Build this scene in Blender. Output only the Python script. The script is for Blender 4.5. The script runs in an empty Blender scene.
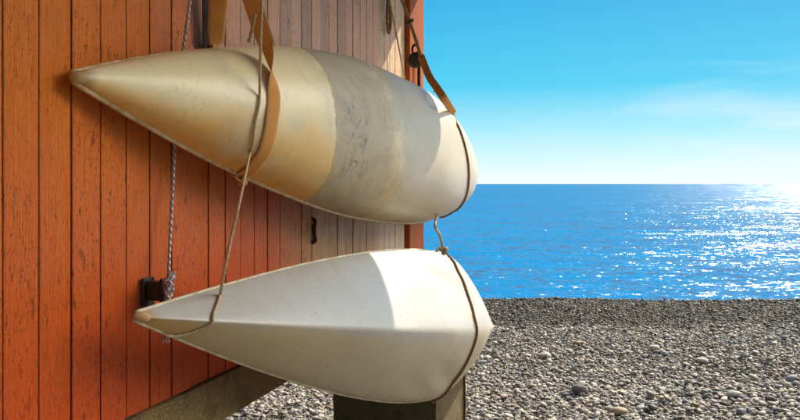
import bpy, bmesh, math, random
import numpy as np
from mathutils import Vector, Matrix, noise as mnoise

random.seed(7); RNG = np.random.default_rng(11)
scene = bpy.context.scene
C = scene.collection

# ------------------------------------------------------------------ frame of the place
# camera at (0, 0, EYE); the hut's long wall runs along u, n points into the hut
EYE = 1.6
F, VPX, HY = 800.0, 618.0, 184.0            # focal length in photo pixels, vanishing point of the wall, horizon
TH = math.atan((VPX - 400) / F)
c_, s_ = math.cos(TH), math.sin(TH)
D = 9779 * 0.1 * c_ * c_ / F                # distance from camera to the wall plane
def W(t, p, h):                             # t along wall, p out from wall, h above eye level
    return Vector((-(D - p) * c_ + t * s_, (D - p) * s_ + t * c_, EYE + h))
U = Vector((s_, c_, 0)); OUT = Vector((c_, -s_, 0)); UP = Vector((0, 0, 1))
CAM = Vector((0, 0, EYE))
def ray(px, py): return Vector(((px - 400) / F, 1.0, (HY - py) / F))
def at_p(px, py, p):                        # point of a sight line at distance p out from the wall
    d = ray(px, py); base = W(0, p, 0)
    k = (base - CAM).dot(OUT) / d.dot(OUT)
    return CAM + d * k
def at_t(px, py, t):
    d = ray(px, py); base = W(t, 0, 0)
    return CAM + d * ((base - CAM).dot(U) / d.dot(U))
def at_z(px, py, z=0.0):
    d = ray(px, py); return CAM + d * ((z - EYE) / d.z)
def tph(v):
    q = v - W(0, 0, 0); return q.dot(U), q.dot(OUT), q.z

# ------------------------------------------------------------------ objects
def tag(o, label=None, cat=None, group=None, kind=None):
    if label: o['label'] = label
    if cat: o['category'] = cat
    if group: o['group'] = group
    if kind: o['kind'] = kind
    return o
def empty(name, loc, label, cat, group=None):
    o = bpy.data.objects.new(name, None); C.objects.link(o)
    o.location = loc; o.empty_display_size = 0.1
    return tag(o, label, cat, group)
def mesh_obj(name, verts, faces, mat, parent=None, smooth=True, uv=None, origin=None, col=None, flo=None):
    """verts in world coordinates; the object's origin is the parent's base or the mesh's own base"""
    V = np.array([tuple(v) for v in verts], float)
    wloc = Vector((0, 0, 0))
    if parent is not None:
        q = parent
        while q is not None: wloc += q.location; q = q.parent
        V = V - np.array(wloc)
    else:
        if origin is None: origin = ((V[:, 0].min() + V[:, 0].max()) / 2, (V[:, 1].min() + V[:, 1].max()) / 2, V[:, 2].min())
        V = V - np.array(origin)
    me = bpy.data.meshes.new(name)
    me.from_pydata([tuple(v) for v in V], [], [tuple(f) for f in faces])
    me.validate(); me.update()
    if smooth: me.polygons.foreach_set('use_smooth', [True] * len(me.polygons))
    if uv is not None:
        lay = me.uv_layers.new(name='uv'); li = np.zeros(len(me.loops), int); me.loops.foreach_get('vertex_index', li)
        lay.data.foreach_set('uv', np.array(uv, float)[li].ravel())
    if col is not None:
        a = me.color_attributes.new('tint', 'FLOAT_COLOR', 'POINT'); a.data.foreach_set('color', np.array(col, float).ravel())
    if isinstance(mat, (list, tuple)):
        for m in mat: me.materials.append(m)
    else: me.materials.append(mat)
    o = bpy.data.objects.new(name, me); C.objects.link(o)
    if parent is not None: o.parent = parent
    else: o.location = origin
    return o
class MB:
    def __init__(s): s.v = []; s.f = []; s.uv = []
    def add(s, V, Fs, uv=None):
        b = len(s.v); s.v += [Vector(v) for v in V]; s.f += [tuple(i + b for i in f) for f in Fs]
        s.uv += list(uv) if uv is not None else [(0, 0)] * len(V)
    def box(s, t0, t1, p0, p1, h0, h1, ch=0.0):
        """chamfered box in wall coordinates"""
        bm = bmesh.new(); bmesh.ops.create_cube(bm, size=1)
        for v in bm.verts:
            v.co = Vector(((t0 + t1) / 2 + v.co.x * (t1 - t0), (p0 + p1) / 2 + v.co.y * (p1 - p0), (h0 + h1) / 2 + v.co.z * (h1 - h0)))
        if ch: bmesh.ops.bevel(bm, geom=bm.edges[:], offset=ch, segments=2, affect='EDGES', profile=0.6)
        bmesh.ops.recalc_face_normals(bm, faces=bm.faces[:])
        bm.verts.index_update()
        # (t,p,h) -> world is a rotation with U, OUT, UP: U x OUT = -UP, so flip faces
        s.add([W(*v.co) for v in bm.verts], [tuple(reversed([v.index for v in f.verts])) for f in bm.faces],
              [(v.co.x, v.co.z) for v in bm.verts]); bm.free()
    def build(s, name, mat, parent=None, smooth=False, **k):
        return mesh_obj(name, s.v, s.f, mat, parent, smooth, uv=s.uv, **k)

def catmull(P, n=10):
    P = [Vector(p) for p in P]
    if len(P) < 3: return [P[0].lerp(P[-1], i / n) for i in range(n + 1)]
    Q = [P[0] * 2 - P[1]] + P + [P[-1] * 2 - P[-2]]
    out = []
    for i in range(1, len(Q) - 2):
        a, b, c, d = Q[i - 1:i + 3]
        for k in range(n):
            x = k / n
            out.append(0.5 * ((2 * b) + (c - a) * x + (2 * a - 5 * b + 4 * c - d) * x * x + (3 * b - a - 3 * c + d) * x ** 3))
    out.append(P[-1]); return out
def tube(mb, P, r, seg=10, strands=3, pitch=0.02, depth=0.14, step=0.004, caps=True, taper=None):
    """a laid rope: round tube along P whose surface bulges in twisted strands"""
    # resample evenly
    L = [0.0]
    for a, b in zip(P, P[1:]): L.append(L[-1] + (b - a).length)
    n = max(2, int(L[-1] / step)); pts = []; j = 0
    for i in range(n + 1):
        w = L[-1] * i / n
        while j < len(L) - 2 and L[j + 1] < w: j += 1
        x = (w - L[j]) / max(1e-9, L[j + 1] - L[j]); pts.append(P[j].lerp(P[j + 1], min(1, max(0, x))))
    T = (pts[1] - pts[0]).normalized(); N = T.orthogonal().normalized()
    V = []; uv = []; Fs = []
    for i, q in enumerate(pts):
        T = (pts[min(i + 1, n)] - pts[max(i - 1, 0)]).normalized()
        N = (N - T * N.dot(T)).normalized(); B = T.cross(N)
        l = L[-1] * i / n
        for k in range(seg):
            a = 2 * math.pi * k / seg
            rr = r * (1 + depth * math.cos(strands * (a + 2 * math.pi * l / (pitch * strands))))
            if taper: rr *= taper(i / n)
            V.append(q + N * (math.cos(a) * rr) + B * (math.sin(a) * rr)); uv.append((l * 100, k / seg))
        if i:
            for k in range(seg):
                k2 = (k + 1) % seg; b0 = (i - 1) * seg; b1 = i * seg
                Fs.append((b0 + k, b0 + k2, b1 + k2, b1 + k))
    if caps:
        Fs.append(tuple(reversed(range(seg)))); Fs.append(tuple(range(n * seg, n * seg + seg)))
    mb.add(V, Fs, uv)
def ribbon(mb, P, S, width, thick=0.003, n=14):
    """a flat strap: centre line P, half-width direction S at each point"""
    PP = catmull(P, n); SS = catmull([Vector(q).normalized() for q in S], n)
    V = []; uv = []; Fs = []; l = 0
    for i, q in enumerate(PP):
        T = (PP[min(i + 1, len(PP) - 1)] - PP[max(i - 1, 0)]).normalized()
        sd = SS[i] - T * SS[i].dot(T); sd.normalize(); nn = T.cross(sd)
        if i: l += (q - PP[i - 1]).length
        w = width / 2; t = thick / 2
        prof = [(-1, -1), (-.6, -1.25), (0, -1.3), (.6, -1.25), (1, -1), (1.03, 0), (1, 1), (.6, 1.25), (0, 1.3), (-.6, 1.25), (-1, 1), (-1.03, 0)]
        for (a, b) in prof: V.append(q + sd * (a * w) + nn * (b * t)); uv.append((a, l * 100))
        m = len(prof)
        if i:
            for k in range(m):
                k2 = (k + 1) % m; Fs.append(((i - 1) * m + k, (i - 1) * m + k2, i * m + k2, i * m + k))
    m = 12; Fs.append(tuple(reversed(range(m)))); Fs.append(tuple(range(len(V) - m, len(V))))
    mb.add(V, Fs, uv)

def disc(mb, ctr, axis, r, half, n=24, round_=.3):
    axis = axis.normalized(); a = axis.orthogonal().normalized(); b = axis.cross(a); V = []; Fs = []
    prof = [(r * .25, -half), (r * .8, -half), (r, -half * round_), (r, half * round_), (r * .8, half), (r * .25, half)]
    for (rr, x) in prof:
        for k in range(n): V.append(ctr + axis * x + a * (rr * math.cos(2 * math.pi * k / n)) + b * (rr * math.sin(2 * math.pi * k / n)))
    for i in range(len(prof) - 1):
        for k in range(n): Fs.append((i * n + k, i * n + (k + 1) % n, (i + 1) * n + (k + 1) % n, (i + 1) * n + k))
    Fs.append(tuple(reversed(range(n)))); Fs.append(tuple(range((len(prof) - 1) * n, len(prof) * n))); mb.add(V, Fs)

# ------------------------------------------------------------------ materials
class NT:
    def __init__(s, name):
        s.m = bpy.data.materials.new(name); s.m.use_nodes = True; s.t = s.m.node_tree; s.t.nodes.clear()
        s.out = s.n('ShaderNodeOutputMaterial')
    def n(s, typ, **k):
        o = s.t.nodes.new(typ)
        for a, b in k.items(): setattr(o, a, b)
        return o
    def l(s, a, b): s.t.links.new(a, b)
    def val(s, x, sock):
        if hasattr(x, 'is_output'): s.l(x, sock)
        else: sock.default_value = x
    def math(s, op, a, b=0.0, c=None, clamp=False):
        o = s.n('ShaderNodeMath', operation=op, use_clamp=clamp); s.val(a, o.inputs[0]); s.val(b, o.inputs[1])
        if c is not None: s.val(c, o.inputs[2])
        return o.outputs[0]
    def mix(s, f, a, b, mode='MIX'):
        o = s.n('ShaderNodeMix', data_type='RGBA', blend_type=mode); o.clamp_factor = True
        s.val(f, o.inputs[0]); s.val(rgb(a), o.inputs[6]); s.val(rgb(b), o.inputs[7]); return o.outputs[2]
    def smooth(s, x, lo, hi):
        o = s.n('ShaderNodeMapRange', interpolation_type='SMOOTHSTEP'); s.val(x, o.inputs[0]); s.val(lo, o.inputs[1]); s.val(hi, o.inputs[2])
        return o.outputs[0]
    def coord(s, kind='Object'): return s.n('ShaderNodeTexCoord').outputs[kind]
    def uv(s):
        o = s.n('ShaderNodeUVMap'); o.uv_map = 'uv'; return o.outputs[0]
    def scale(s, v, xyz):
        o = s.n('ShaderNodeMapping'); s.l(v, o.inputs[0]); o.inputs['Scale'].default_value = xyz; return o.outputs[0]
    def noise(s, v, sc, det=4, rough=.55, dist=0.0, out=0):
        o = s.n('ShaderNodeTexNoise'); s.l(v, o.inputs['Vector']); o.inputs['Scale'].default_value = sc
        o.inputs['Detail'].default_value = det; o.inputs['Roughness'].default_value = rough; o.inputs['Distortion'].default_value = dist
        return o.outputs[out]
    def sep(s, v):
        o = s.n('ShaderNodeSeparateXYZ'); s.l(v, o.inputs[0]); return o.outputs
    def bump(s, h, strength=.3, dist=.01):
        o = s.n('ShaderNodeBump'); s.l(h, o.inputs['Height']); o.inputs['Strength'].default_value = strength; o.inputs['Distance'].default_value = dist
        return o.outputs[0]
    def bsdf(s, col, rough=.5, spec=.5, normal=None, metal=0.0, coat=0.0, sub=0.0):
        o = s.n('ShaderNodeBsdfPrincipled'); s.val(rgb(col), o.inputs['Base Color']); s.val(rough, o.inputs['Roughness'])
        o.inputs['Specular IOR Level'].default_value = spec; o.inputs['Metallic'].default_value = metal
        o.inputs['Coat Weight'].default_value = coat; o.inputs['Coat Roughness'].default_value = .25
        if normal is not None: s.l(normal, o.inputs['Normal'])
        s.l(o.outputs[0], s.out.inputs[0]); return o
def rgb(x):
    if hasattr(x, 'is_output'): return x
    return (*x, 1.0) if isinstance(x, tuple) and len(x) == 3 else x

def mat_boards():
    """painted boards: uv.x counts boards, uv.y is height in metres (eye level = 0)"""
    m = NT('painted_boards'); uv = m.uv(); x, y, _ = m.sep(uv)
    fr = m.math('FRACT', x); idx = m.math('FLOOR', x)
    wn = m.n('ShaderNodeTexWhiteNoise', noise_dimensions='1D'); m.l(idx, wn.inputs['W']); rnd = wn.outputs[0]
    # fine grain runs up the boards
    gv = m.scale(uv, (9, 1.3, 1)); grain = m.smooth(m.noise(gv, 3.2, 6, .7, .5), .30, .70)
    fine = m.noise(m.scale(uv, (10, 22, 1)), 3.0, 4, .7)
    blot = m.noise(m.scale(uv, (.6, 2.2, 1)), 1.6, 5, .6)
    paint = m.mix(grain, (.92, .275, .018), (.72, .140, .008))
    paint = m.mix(m.math('MULTIPLY', rnd, .5), paint, (.80, .18, .012))
    low = m.smooth(y, .35, -.55)                                    # less bleached, redder paint low on the wall
    paint = m.mix(m.math('MULTIPLY', low, .8), paint, (.64, .060, .005))
    # bleached paint and bare wood: more towards the sea end and higher up
    far = m.smooth(m.math('ADD', x, m.math('MULTIPLY', m.math('SUBTRACT', blot, .5), 7.0)), 3.5, 13.5)
    hgt = m.smooth(m.math('ADD', y, m.math('MULTIPLY', m.math('SUBTRACT', blot, .5), .5)), -.12, .38)
    far2 = m.smooth(m.math('ADD', x, m.math('MULTIPLY', m.math('SUBTRACT', blot, .5), 4.0)), 11.0, 18.5)
    fade = m.math('MAXIMUM', m.math('MULTIPLY', far, hgt), far2)
    fade = m.math('MULTIPLY', fade, m.math('ADD', .72, m.math('MULTIPLY', rnd, .28)))
    dry = m.mix(grain, (.93, .62, .42), (.70, .38, .22))
    dry = m.mix(m.smooth(fine, .52, .70), dry, (.90, .74, .62))
    dry = m.mix(m.math('MULTIPLY', m.smooth(rnd, .55, .9), .55), dry, (.42, .19, .11))
    wood = m.mix(grain, (.95, .60, .22), (.50, .25, .08))
    dry = m.mix(m.smooth(y, .28, -.05), dry, wood)
    sunlit_end = m.smooth(x, 23.5, 27)  # bleached boards, paled further to paint in the sun patch
    dry = m.mix(sunlit_end, dry, m.mix(grain, (.88, .74, .54), (.74, .55, .36)))
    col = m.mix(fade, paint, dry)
    # chips: small dark flecks, drawn out along the grain, of two sizes
    fl = m.noise(m.scale(uv, (3.4, 15, 1)), 4.3, 4, .65)
    fl2 = m.noise(m.scale(uv, (1.3, 4.0, 1)), 3.6, 6, .74)
    cmask = m.smooth(m.math('ADD', m.noise(m.scale(uv, (.35, 1.6, 1)), 1.3, 4, .6), m.math('MULTIPLY', m.math('SUBTRACT', rnd, .5), .18)), .42, .62)
    cmask = m.math('ADD', .10, m.math('MULTIPLY', cmask, .75))
    chips = m.math('MAXIMUM', m.math('MULTIPLY', m.smooth(fl, .575, .635), .8), m.smooth(fl2, .585, .63))
    col = m.mix(m.math('MULTIPLY', m.math('MULTIPLY', chips, .8), cmask), col, (.075, .024, .012))
    pale = m.smooth(m.noise(m.scale(uv, (3, 6.0, 1)), 3.1, 5, .7), .60, .68)
    col = m.mix(m.math('MULTIPLY', pale, .45), col, (.62, .33, .20))
    # dirt in the joints, uneven along the board
    ed = m.math('MINIMUM', fr, m.math('SUBTRACT', 1.0, fr))
    ew = m.math('ADD', .012, m.math('MULTIPLY', m.noise(m.scale(uv, (1, 3, 1)), 5, 4, .7), .075))
    edge = m.smooth(ed, ew, .0)
    col = m.mix(m.math('MULTIPLY', edge, .9), col, (.05, .016, .008))
    hgtmap = m.math('ADD', m.math('MULTIPLY', grain, .5), m.math('MULTIPLY', fine, .5))
    hgtmap = m.math('SUBTRACT', hgtmap, m.math('MULTIPLY', chips, .6))
    rough = m.math('ADD', .33, m.math('MULTIPLY', fine, .25))
    m.bsdf(col, rough, .28, m.bump(hgtmap, .8, .005)); return m.m
def mat_corner():
    m = NT('corner_paint'); co = m.coord(); g = m.noise(m.scale(co, (14, 14, 1.5)), 2.5, 5, .65)
    col = m.mix(g, (.48, .125, .025), (.24, .055, .013))
    col = m.mix(m.smooth(m.noise(m.scale(co, (30, 30, 5)), 2, 4), .62, .7), col, (.09, .02, .01))
    m.bsdf(col, .6, .06, m.bump(g, .4, .004)); return m.m
def mat_concrete(name, a, b, dark):
    m = NT(name); co = m.coord(); n1 = m.noise(co, 60, 5, .7); n2 = m.noise(co, 9, 4, .6)
    ag = m.smooth(m.noise(co, 150, 5, .75), .40, .72)
    col = m.mix(n1, a, b); col = m.mix(m.math('MULTIPLY', ag, .38), col, dark); col = m.mix(m.math('MULTIPLY', m.smooth(n2, .5, .72), .5), col, dark)
    h = m.math('SUBTRACT', n1, ag); m.bsdf(col, .9, .25, m.bump(h, .9, .012)); return m.m
def mat_hull(kind):
    """gelcoat; uv.x runs from the near tip (0) to the far tip (1), uv.y across the hull from -1 to 1"""
    m = NT('aged_gelcoat_' + kind); uv = m.uv(); x, y, _ = m.sep(uv); co = m.coord()
    n = m.noise(co, 3.0, 5, .6); f = m.noise(co, 42, 5, .7); mid = m.noise(co, 11, 5, .65)
    wob = m.math('MULTIPLY', m.math('SUBTRACT', mid, .5), .035)
    xx = m.math('SUBTRACT', m.math('ADD', x, m.math('MULTIPLY', wob, .35)), m.math('MULTIPLY', m.math('MULTIPLY', y, y), .034))
    speck = m.smooth(m.noise(co, 150, 2, .5), .70, .76)
    if kind == 'upper':
        bnd = m.noise(m.scale(uv, (14, 1.2, 1)), 1.2, 6, .7)
        yel = m.mix(n, (.88, .77, .50), (.84, .67, .35))
        oran = m.mix(mid, (.76, .40, .075), (.70, .44, .13))
        lowedge = m.smooth(m.math('ADD', y, m.math('MULTIPLY', m.math('SUBTRACT', n, .5), 1.3)), .02, -.70)
        col = m.mix(m.math('MULTIPLY', lowedge, .95), yel, oran)
        col = m.mix(m.math('MULTIPLY', m.smooth(m.noise(co, 5.5, 6, .7, 1.0), .50, .68), .5), col, (.62, .54, .39))
        white = m.mix(m.math('MULTIPLY', m.smooth(n, .4, .7), .6), (.52, .45, .33), (.45, .355, .215))
        worn = m.mix(f, (.55, .48, .35), (.36, .30, .205)); worn = m.mix(m.math('MULTIPLY', m.smooth(y, -.05, -.6), .6), worn, (.48, .37, .21))
        worn = m.mix(m.math('MULTIPLY', m.smooth(mid, .45, .62), .7), worn, (.46, .40, .29))
        col = m.mix(m.smooth(m.math('ADD', xx, m.math('MULTIPLY', f, .02)), .325, .372), col, white)
        band = m.math('MULTIPLY', m.smooth(m.math('ADD', xx, m.math('MULTIPLY', m.math('SUBTRACT', f, .5), .010)), .2095, .2160), m.smooth(m.math('ADD', xx, m.math('MULTIPLY', m.math('SUBTRACT', bnd, .5), .10)), .362, .300))
        col = m.mix(band, col, worn)
        # edge of the worn band and scratches with blue paint rubbed on
        ln = m.math('MULTIPLY', m.smooth(m.math('ABSOLUTE', m.math('SUBTRACT', xx, .2125)), .0022, .0), .6); col = m.mix(ln, col, (.30, .21, .09))
        bl2 = m.smooth(m.noise(m.scale(uv, (11, 1.6, 1)), 1.5, 6, .75, .6), .46, .60)
        col = m.mix(m.math('MULTIPLY', m.math('MULTIPLY', bl2, m.math('MULTIPLY', m.smooth(xx, .18, .23), m.smooth(xx, .42, .33))), .5), col, (.33, .265, .165))
        blue = m.math('MULTIPLY', m.smooth(m.noise(m.scale(co, (6, 6, 3)), 5, 5, .75, 2.5), .54, .60), m.math('MULTIPLY', m.smooth(xx, .216, .228), m.smooth(xx, .275, .255)))
        blue = m.math('MULTIPLY', blue, m.math('MULTIPLY', m.smooth(y, .15, -.02), m.smooth(y, -.66, -.5)))
        col = m.mix(m.math('MULTIPLY', blue, .85), col, (.085, .16, .23))
        scr = m.math('MULTIPLY', m.smooth(m.math('ABSOLUTE', m.math('SUBTRACT', m.noise(m.scale(uv, (60, .7, 1)), 1.4, 3, .6, .3), .5)), .010, .0), m.smooth(n, .52, .64))
        col = m.mix(m.math('MULTIPLY', scr, .35), col, (.26, .17, .07))
        rst = m.noise(m.scale(uv, (70, 2.2, 1)), 1.2, 5, .7)
        col = m.mix(m.math('MULTIPLY', m.math('MULTIPLY', m.smooth(rst, .50, .64), m.smooth(y, -.15, -.75)), m.math('MULTIPLY', m.smooth(x, .5, .25), .32)), col, (.52, .25, .05))
        tip = m.smooth(m.math('ADD', x, m.math('MULTIPLY', m.math('SUBTRACT', mid, .5), .02)), .014, .002); col = m.mix(m.math('MULTIPLY', tip, .85), col, (.22, .10, .03))
        col = m.mix(m.math('MULTIPLY', speck, .55), col, (.30, .20, .09))
        m.bsdf(col, m.math('ADD', .38, m.math('MULTIPLY', band, .3)), .45, m.bump(f, .12, .004))
    else:
        wht = m.mix(n, (.47, .465, .435), (.41, .385, .33))
        yel = m.mix(mid, (.66, .525, .31), (.58, .40, .16))
        # warm bounce light painted in below the keel line, real yellowing towards the near nose
        low = m.math('MULTIPLY', m.smooth(m.math('ADD', y, m.math('MULTIPLY', m.math('SUBTRACT', n, .5), .5)), .02, -.16), m.math('SUBTRACT', 1.0, m.math('MULTIPLY', m.smooth(x, .03, .35), .40)))
        col = m.mix(m.math('MULTIPLY', low, .85), wht, yel)
        col = m.mix(m.math('MULTIPLY', low, m.math('MULTIPLY', m.smooth(m.math('ADD', x, m.math('MULTIPLY', m.math('SUBTRACT', mid, .5), .03)), .075, .012), .8)), col, (.56, .34, .09))
        keel = m.math('MULTIPLY', m.smooth(m.math('ABSOLUTE', m.math('ADD', y, m.math('MULTIPLY', m.math('SUBTRACT', f, .5), .08))), .05, .0), m.smooth(x, .20, .01))
        col = m.mix(m.math('MULTIPLY', keel, .55), col, (.56, .40, .17))
        nose = m.smooth(m.math('ADD', x, m.math('MULTIPLY', m.math('SUBTRACT', mid, .5), .015)), .016, .003); col = m.mix(m.math('MULTIPLY', nose, .8), col, (.42, .20, .06))
        scr = m.math('MULTIPLY', m.smooth(m.math('ABSOLUTE', m.math('SUBTRACT', m.noise(m.scale(co, (2, 5, 9)), 1.6, 3, .6, 1.2), .5)), .006, .0), m.smooth(n, .5, .62))
        col = m.mix(m.math('MULTIPLY', scr, .5), col, (.36, .30, .20))
        run = m.noise(m.scale(uv, (5, 34, 1)), 1.2, 5, .75)                   # rubbed streaks along the hull
        col = m.mix(m.math('MULTIPLY', m.math('MULTIPLY', m.smooth(run, .54, .70), m.smooth(n, .38, .55)), .6), col, (.36, .31, .22))
        grime = m.math('MULTIPLY', m.smooth(m.math('ABSOLUTE', y), .70, 1.0), m.smooth(mid, .36, .6)); col = m.mix(m.math('MULTIPLY', grime, .45), col, (.46, .34, .16))
        vst = m.noise(m.scale(uv, (42, 1.6, 1)), 1.3, 5, .7); col = m.mix(m.math('MULTIPLY', m.smooth(vst, .53, .66), .40), col, (.42, .33, .18))
        fine = m.math('MULTIPLY', m.smooth(m.math('ABSOLUTE', m.math('SUBTRACT', m.noise(m.scale(uv, (20, 9, 1)), 1.1, 2, .5, .4), .5)), .007, .0), m.smooth(mid, .44, .52)); col = m.mix(m.math('MULTIPLY', fine, .75), col, (.30, .25, .17))
        scuff = m.smooth(m.noise(m.scale(co, (9, 9, 5)), 3.2, 6, .75), .60, .68)
        col = m.mix(m.math('MULTIPLY', scuff, .5), col, (.44, .31, .14))
        col = m.mix(m.math('MULTIPLY', speck, .5), col, (.34, .26, .15))
        m.bsdf(col, m.math('ADD', .30, m.math('MULTIPLY', mid, .15)), .5, m.bump(f, .06, .004))
    return m.m
def mat_seam(a, b):
    m = NT('seam_tape'); co = m.coord(); n = m.noise(co, 22, 5, .7)
    m.bsdf(m.mix(m.smooth(n, .4, .65), a, b), .45, .4, m.bump(n, .3, .003)); return m.m
def mat_web(a, b, name):
    m = NT(name); uv = m.uv(); x, y, _ = m.sep(uv)
    rib = m.math('SINE', m.math('MULTIPLY', y, 22.0)); crs = m.math('SINE', m.math('MULTIPLY', x, 34.0))
    n = m.noise(m.coord(), 16, 5, .65)
    col = m.mix(n, a, b); col = m.mix(m.math('MULTIPLY', m.smooth(crs, .3, 1), .25), col, (.16, .08, .03))
    if a[0] > .1: col = m.mix(m.math('MULTIPLY', m.smooth(m.math('ABSOLUTE', x), .80, .98), .45), col, (.62, .46, .27))
    m.bsdf(col, .75, .25, m.bump(m.math('ADD', rib, crs), .35, .001)); return m.m
def mat_rope(a, b):
    m = NT('natural_rope'); uv = m.uv(); n = m.noise(m.coord(), 40, 4, .7); x, y, _ = m.sep(uv)
    st = m.math('SINE', m.math('ADD', m.math('MULTIPLY', y, 6.2832 * 3), m.math('MULTIPLY', x, 3.2)))
    col = m.mix(n, a, b); col = m.mix(m.math('MULTIPLY', m.smooth(st, .2, -1), .45), col, (.14, .085, .04))
    m.bsdf(col, .85, .2); return m.m
def mat_braid():
    m = NT('braided_rope'); uv = m.uv(); x, y, _ = m.sep(uv)
    a = m.math('SINE', m.math('ADD', m.math('MULTIPLY', y, 6.2832 * 2), m.math('MULTIPLY', x, 3.6)))
    b = m.math('SINE', m.math('SUBTRACT', m.math('MULTIPLY', y, 6.2832 * 2), m.math('MULTIPLY', x, 3.6)))
    col = m.mix(m.smooth(a, .35, .6), (.66, .62, .53), (.035, .07, .24))
    col = m.mix(m.smooth(b, .80, .93), col, (.42, .06, .03))
    col = m.mix(m.math('MULTIPLY', m.noise(m.coord(), 30, 4), .4), col, (.36, .27, .16))
    m.bsdf(col, .7, .3, m.bump(m.math('ADD', a, b), .4, .002)); return m.m
def mat_plain(name, a, b, rough=.6, metal=0.0, sc=25, spec=.4, bump=.3):
    m = NT(name); n = m.noise(m.coord(), sc, 5, .65); m.bsdf(m.mix(n, a, b), rough, spec, m.bump(n, bump, .003), metal); return m.m
def mat_stone(per=True):
    m = NT('beach_pebble' if per else 'beach_stone'); co = m.n('ShaderNodeNewGeometry').outputs['Position']
    if per:
        at = m.n('ShaderNodeAttribute'); at.attribute_name = 'tint'; base = at.outputs['Color']
    else:
        oi = m.n('ShaderNodeObjectInfo'); base = oi.outputs['Color']
    n = m.noise(co, 90, 4, .7); g = m.noise(co, 28, 3, .6, 1.5)
    col = m.mix(m.math('MULTIPLY', m.smooth(n, .45, .75), .35), base, (.60, .55, .46))
    col = m.mix(m.math('MULTIPLY', m.smooth(g, .58, .64), .25), col, (.10, .085, .07))
    m.bsdf(col, .72, .3, m.bump(n, .25, .006)); return m.m
def mat_beach():
    m = NT('shingle'); co = m.n('ShaderNodeNewGeometry').outputs['Position']
    vo = m.n('ShaderNodeTexVoronoi'); m.l(co, vo.inputs['Vector']); vo.inputs['Scale'].default_value = 26
    n = m.noise(co, 2.0, 5, .6); d = m.smooth(vo.outputs['Distance'], .75, .2)
    tint = m.mix(m.noise(m.scale(vo.outputs['Color'], (1, 1, 1)), 5, 1), (.10, .085, .07), (.38, .34, .28))
    col = m.mix(d, (.025, .022, .02), tint); col = m.mix(m.math('MULTIPLY', n, .3), col, (.16, .13, .10))  # near-black between stones: the shade of the gaps put into the colour
    m.bsdf(col, .9, .2, m.bump(d, .8, .02)); return m.m
def mat_sea():
    m = NT('sea_water'); pos = m.n('ShaderNodeNewGeometry').outputs['Position']
    def slopes(sc, stretch, amp, det):
        v = m.scale(pos, (stretch, 1, 0)); cN = m.noise(v, sc, det, .6, .4, out=1)
        a = m.n('ShaderNodeVectorMath', operation='SUBTRACT'); m.l(cN, a.inputs[0]); a.inputs[1].default_value = (.5, .5, .5)
        b = m.n('ShaderNodeVectorMath', operation='MULTIPLY'); m.l(a.outputs[0], b.inputs[0]); b.inputs[1].default_value = (amp * .8, amp, 0)
        return b.outputs[0]
    def add(a, b):
        o = m.n('ShaderNodeVectorMath', operation='ADD'); m.val(a, o.inputs[0]); m.val(b, o.inputs[1]); return o.outputs[0]
    sl = add(add(slopes(.40, .40, .75, 3), slopes(2.4, .55, 1.3, 3)), slopes(8.0, .8, 1.7, 2))
    nv = add(sl, (0, 0, 1)); nn = m.n('ShaderNodeVectorMath', operation='NORMALIZE'); m.l(nv, nn.inputs[0]); N = nn.outputs[0]
    # water colour: patches of turquoise and deeper blue, darker on the wave backs
    x, y, z = m.sep(sl)
    pat = m.noise(m.scale(pos, (.35, 1, 0)), .10, 4, .6)
    col = m.mix(pat, (.0, .165, .37), (.0, .098, .27))
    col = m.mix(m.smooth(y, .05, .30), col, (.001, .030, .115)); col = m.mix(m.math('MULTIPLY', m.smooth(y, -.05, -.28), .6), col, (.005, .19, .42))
    dif = m.n('ShaderNodeBsdfDiffuse'); m.l(col, dif.inputs['Color'])
    gl = m.n('ShaderNodeBsdfGlossy'); gl.inputs['Roughness'].default_value = .15; m.l(N, gl.inputs['Normal']); gl.inputs['Color'].default_value = (1, 1, 1, 1)
    mx = m.n('ShaderNodeMixShader'); mx.inputs[0].default_value = .185
    m.l(dif.outputs[0], mx.inputs[1]); m.l(gl.outputs[0], mx.inputs[2]); m.l(mx.outputs[0], m.out.inputs[0]); return m.m

M_BOARD = mat_boards(); M_CORNER = mat_corner()
M_SILL = mat_concrete('sill_concrete', (.62, .41, .17), (.40, .25, .10), (.10, .06, .03))
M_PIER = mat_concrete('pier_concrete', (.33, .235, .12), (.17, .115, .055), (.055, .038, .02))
M_ROPE = mat_rope((.50, .36, .20), (.36, .22, .10)); M_CORD = mat_rope((.62, .49, .31), (.48, .34, .18))
M_BROWN = mat_rope((.34, .19, .08), (.22, .11, .04))
M_WEB = mat_web((.78, .36, .085), (.58, .24, .05), 'tan_webbing'); M_BRAID = mat_braid()
M_SHADOW = mat_web((.020, .013, .010), (.035, .018, .010), 'shadow_strip')
M_BLACK = mat_plain('black_iron', (.022, .018, .016), (.045, .03, .022), .5, .3)
M_RUST = mat_plain('rusty_iron', (.10, .035, .014), (.04, .018, .010), .8, .2)
M_ROOF = mat_plain('roof_boards', (.26, .13, .06), (.17, .08, .04), .8)

M_CAP = mat_plain('worn_nose', (.62, .42, .18), (.26, .12, .04), .6, sc=45)
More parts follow.
